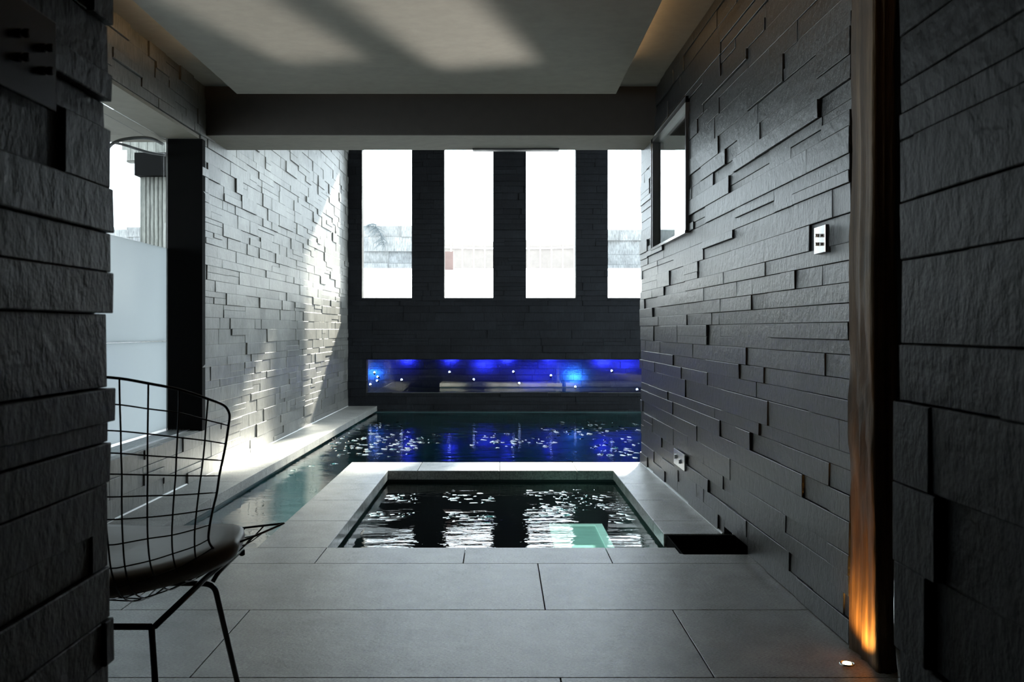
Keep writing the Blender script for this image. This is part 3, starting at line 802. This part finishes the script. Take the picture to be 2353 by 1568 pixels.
# curved fence
fo = empty('garden_fence', (0.2, 15.4, 1.7), 'curved bleached board fence outside the middle windows', 'fence')
a0, nb = -0.90, 14
for k in range(nb):
    t0 = a0 + k*0.17
    def fp(t): return Vector((t, 15.3 + 0.0*t - 0.22*(t-0.15)**2, 0))
    p, q = fp(t0), fp(t0+0.155)
    m_ = MB(); zt_ = 2.22 + 0.02*math.sin(k)
    m_.hexa([(p.x,p.y,1.70),(q.x,q.y,1.70),(q.x,q.y+0.02,1.70),(p.x,p.y+0.02,1.70),(p.x,p.y,zt_),(q.x,q.y,zt_),(q.x,q.y+0.02,zt_),(p.x,p.y+0.02,zt_)])
    m_.build('board', M['fence'], fo)
m_ = MB(); m_.tube([fp(a0+k*0.17) + Vector((0, -0.02, 2.10)) for k in range(nb+1)], 0.012, 6); m_.build('rail', M['snow'], fo)
bp_ = MB(); fn = lambda u, v, d: (u, 14.2-d, v)
bp_.box((-0.80, 14.2, 1.55), (-0.66, 14.34, 1.97)); tag(bp_.build('brick_pier', M['brick']), 'small red brick pier beside the garden fence', 'pier')
# hanging branch
tr_ = empty('conifer_branch', (-1.95, 15.0, 2.42), 'frosted drooping conifer branch over the boulder wall outside the left window', 'branch')
m_ = MB(); r_ = random.Random(5)
bx = [Vector((-1.98, 15.02, 2.436)), Vector((-1.88, 14.93, 2.44)), Vector((-1.80, 14.87, 2.32)), Vector((-1.72, 14.86, 2.12))]
m_.tube(crom(bx, 5), [0.010 - 0.0005*k for k in range(16)], 6)
m_.build('stem', M['leaf'], tr_)
m_ = MB(); sp = crom(bx, 12)
for p in sp:
    for k in range(4):
        d = Vector((r_.uniform(-0.16, 0.12), r_.uniform(-0.07, -0.03), r_.uniform(-0.14, 0.0)))
        m_.tube([p, p+d*0.5+Vector((0, 0, 0.01)), p+d], [0.003, 0.002, 0.001], 4)
m_.build('needles', M['leaf'], tr_)['kind'] = 'stuff'

# exterior seen through the left opening: soffit, fascia, board-marked concrete
so_ = MB(); so_.box((-4.6, 1.2, 1.966), (-1.955, 5.88, 2.02))
o_ = tag(so_.build('cement_soffit', M['soffit']), 'pale cement board soffit over the glazed opening outside', 'soffit')
j_ = MB()
j_.box((-4.6, 4.10, 1.9655), (-1.957, 4.104, 1.968)); j_.box((-2.03, 2.1, 1.9652), (-2.026, 5.86, 1.968))
j_.build('joint', M['black'], o_)
def xy(px, Y): return (px-VX)*Y/F
def zz(py, Y): return H+(VY-py)*Y/F
Yc = 9.0
m_ = MB()
bw = (xy(392, Yc) - xy(322, Yc))/7
for k in range(9):
    m_.box((xy(326, Yc)+k*bw*0.93+0.004, Yc, 0.2), (xy(326, Yc)+(k+1)*bw*0.93-0.004, Yc+0.05, zz(407, Yc)), R.uniform(0.2, 0.8))
m_.box((xy(320, Yc), Yc+0.02, 0.2), (xy(470, Yc), Yc+0.3, zz(407, Yc)), 0.1)
o_ = tag(m_.build('board_marked_column', M['concrete']), 'weathered board-marked concrete pillar outside the left glazing', 'pillar')
m_ = MB(); m_.box((xy(318, Yc), Yc-0.10, zz(407, Yc)), (xy(470, Yc), Yc+0.35, zz(355, Yc)))
tag(m_.build('black_fascia', M['void']), 'black beam on top of the board-marked concrete pillar', 'beam')
m_ = MB()
for k in range(8): m_.box((xy(280, 9.3)+k*0.08, 9.3, 2.441), (xy(280, 9.3)+k*0.08+0.076, 9.36, zz(300, 9.3)), R.uniform(0.2, 0.9))
m_.box((xy(280, 9.3), 9.34, 2.441), (xy(480, 9.3), 9.5, zz(300, 9.3)), 0.2)
tag(m_.build('concrete_parapet', M['concrete']), 'stained concrete parapet above the black beam outside', 'parapet')
m_ = MB()  # black tubes modelled in place of arcs reflected in the glass
arc = [at(238, 352, 5.3), at(262, 328, 5.32), at(300, 318, 5.4), at(345, 318, 5.6), at(374, 331, 5.83)]
m_.tube(crom(arc, 6), 0.009, 8)
arc = [at(262, 328, 5.32), at(285, 333, 5.28), at(310, 341, 5.42), at(345, 351, 5.62), at(387, 357, 5.90)]
m_.tube(crom(arc, 6), 0.007, 8)
tag(m_.build('awning_hoop', M['black']), 'thin black curved awning hoops outside the left glazing', 'awning hoop')
m_ = MB(); fn = lambda u, v, d: (u, 13.0-d*3, v)
stone_wall(m_, fn, -7.5, xy(318, 13)+0.1, 0.2, zz(522, 13), [], 81, back=0.06, rows=(0.14, 0.24), lens=(0.4, 1.0), proud=0.012, split=0.1)
tag(m_.build('garden_wall', M['extstone']), 'low pale garden wall beyond the frosted glass on the left', 'garden wall')

# ------------------------------------------------------------------ added area lights for sunlight thrown back by the water onto the ceiling
def glint(cx_, cy_, wd_, power):
    d = Vector((-SUN.x, -SUN.y, SUN.z)); t = (2.17 - 0.16)/d.z; p = Vector((cx_, cy_, 2.17)) - d*t
    o = area('water_glint_light', p, (cx_, cy_, 2.17), power, (1.0, 0.93, 0.80), wd_, 0.62)
    o.data.spread = math.radians(3.5); return o
glint(-1.05, 4.20, 0.42, 0.62)
glint(-0.26, 4.28, 0.50, 0.85)
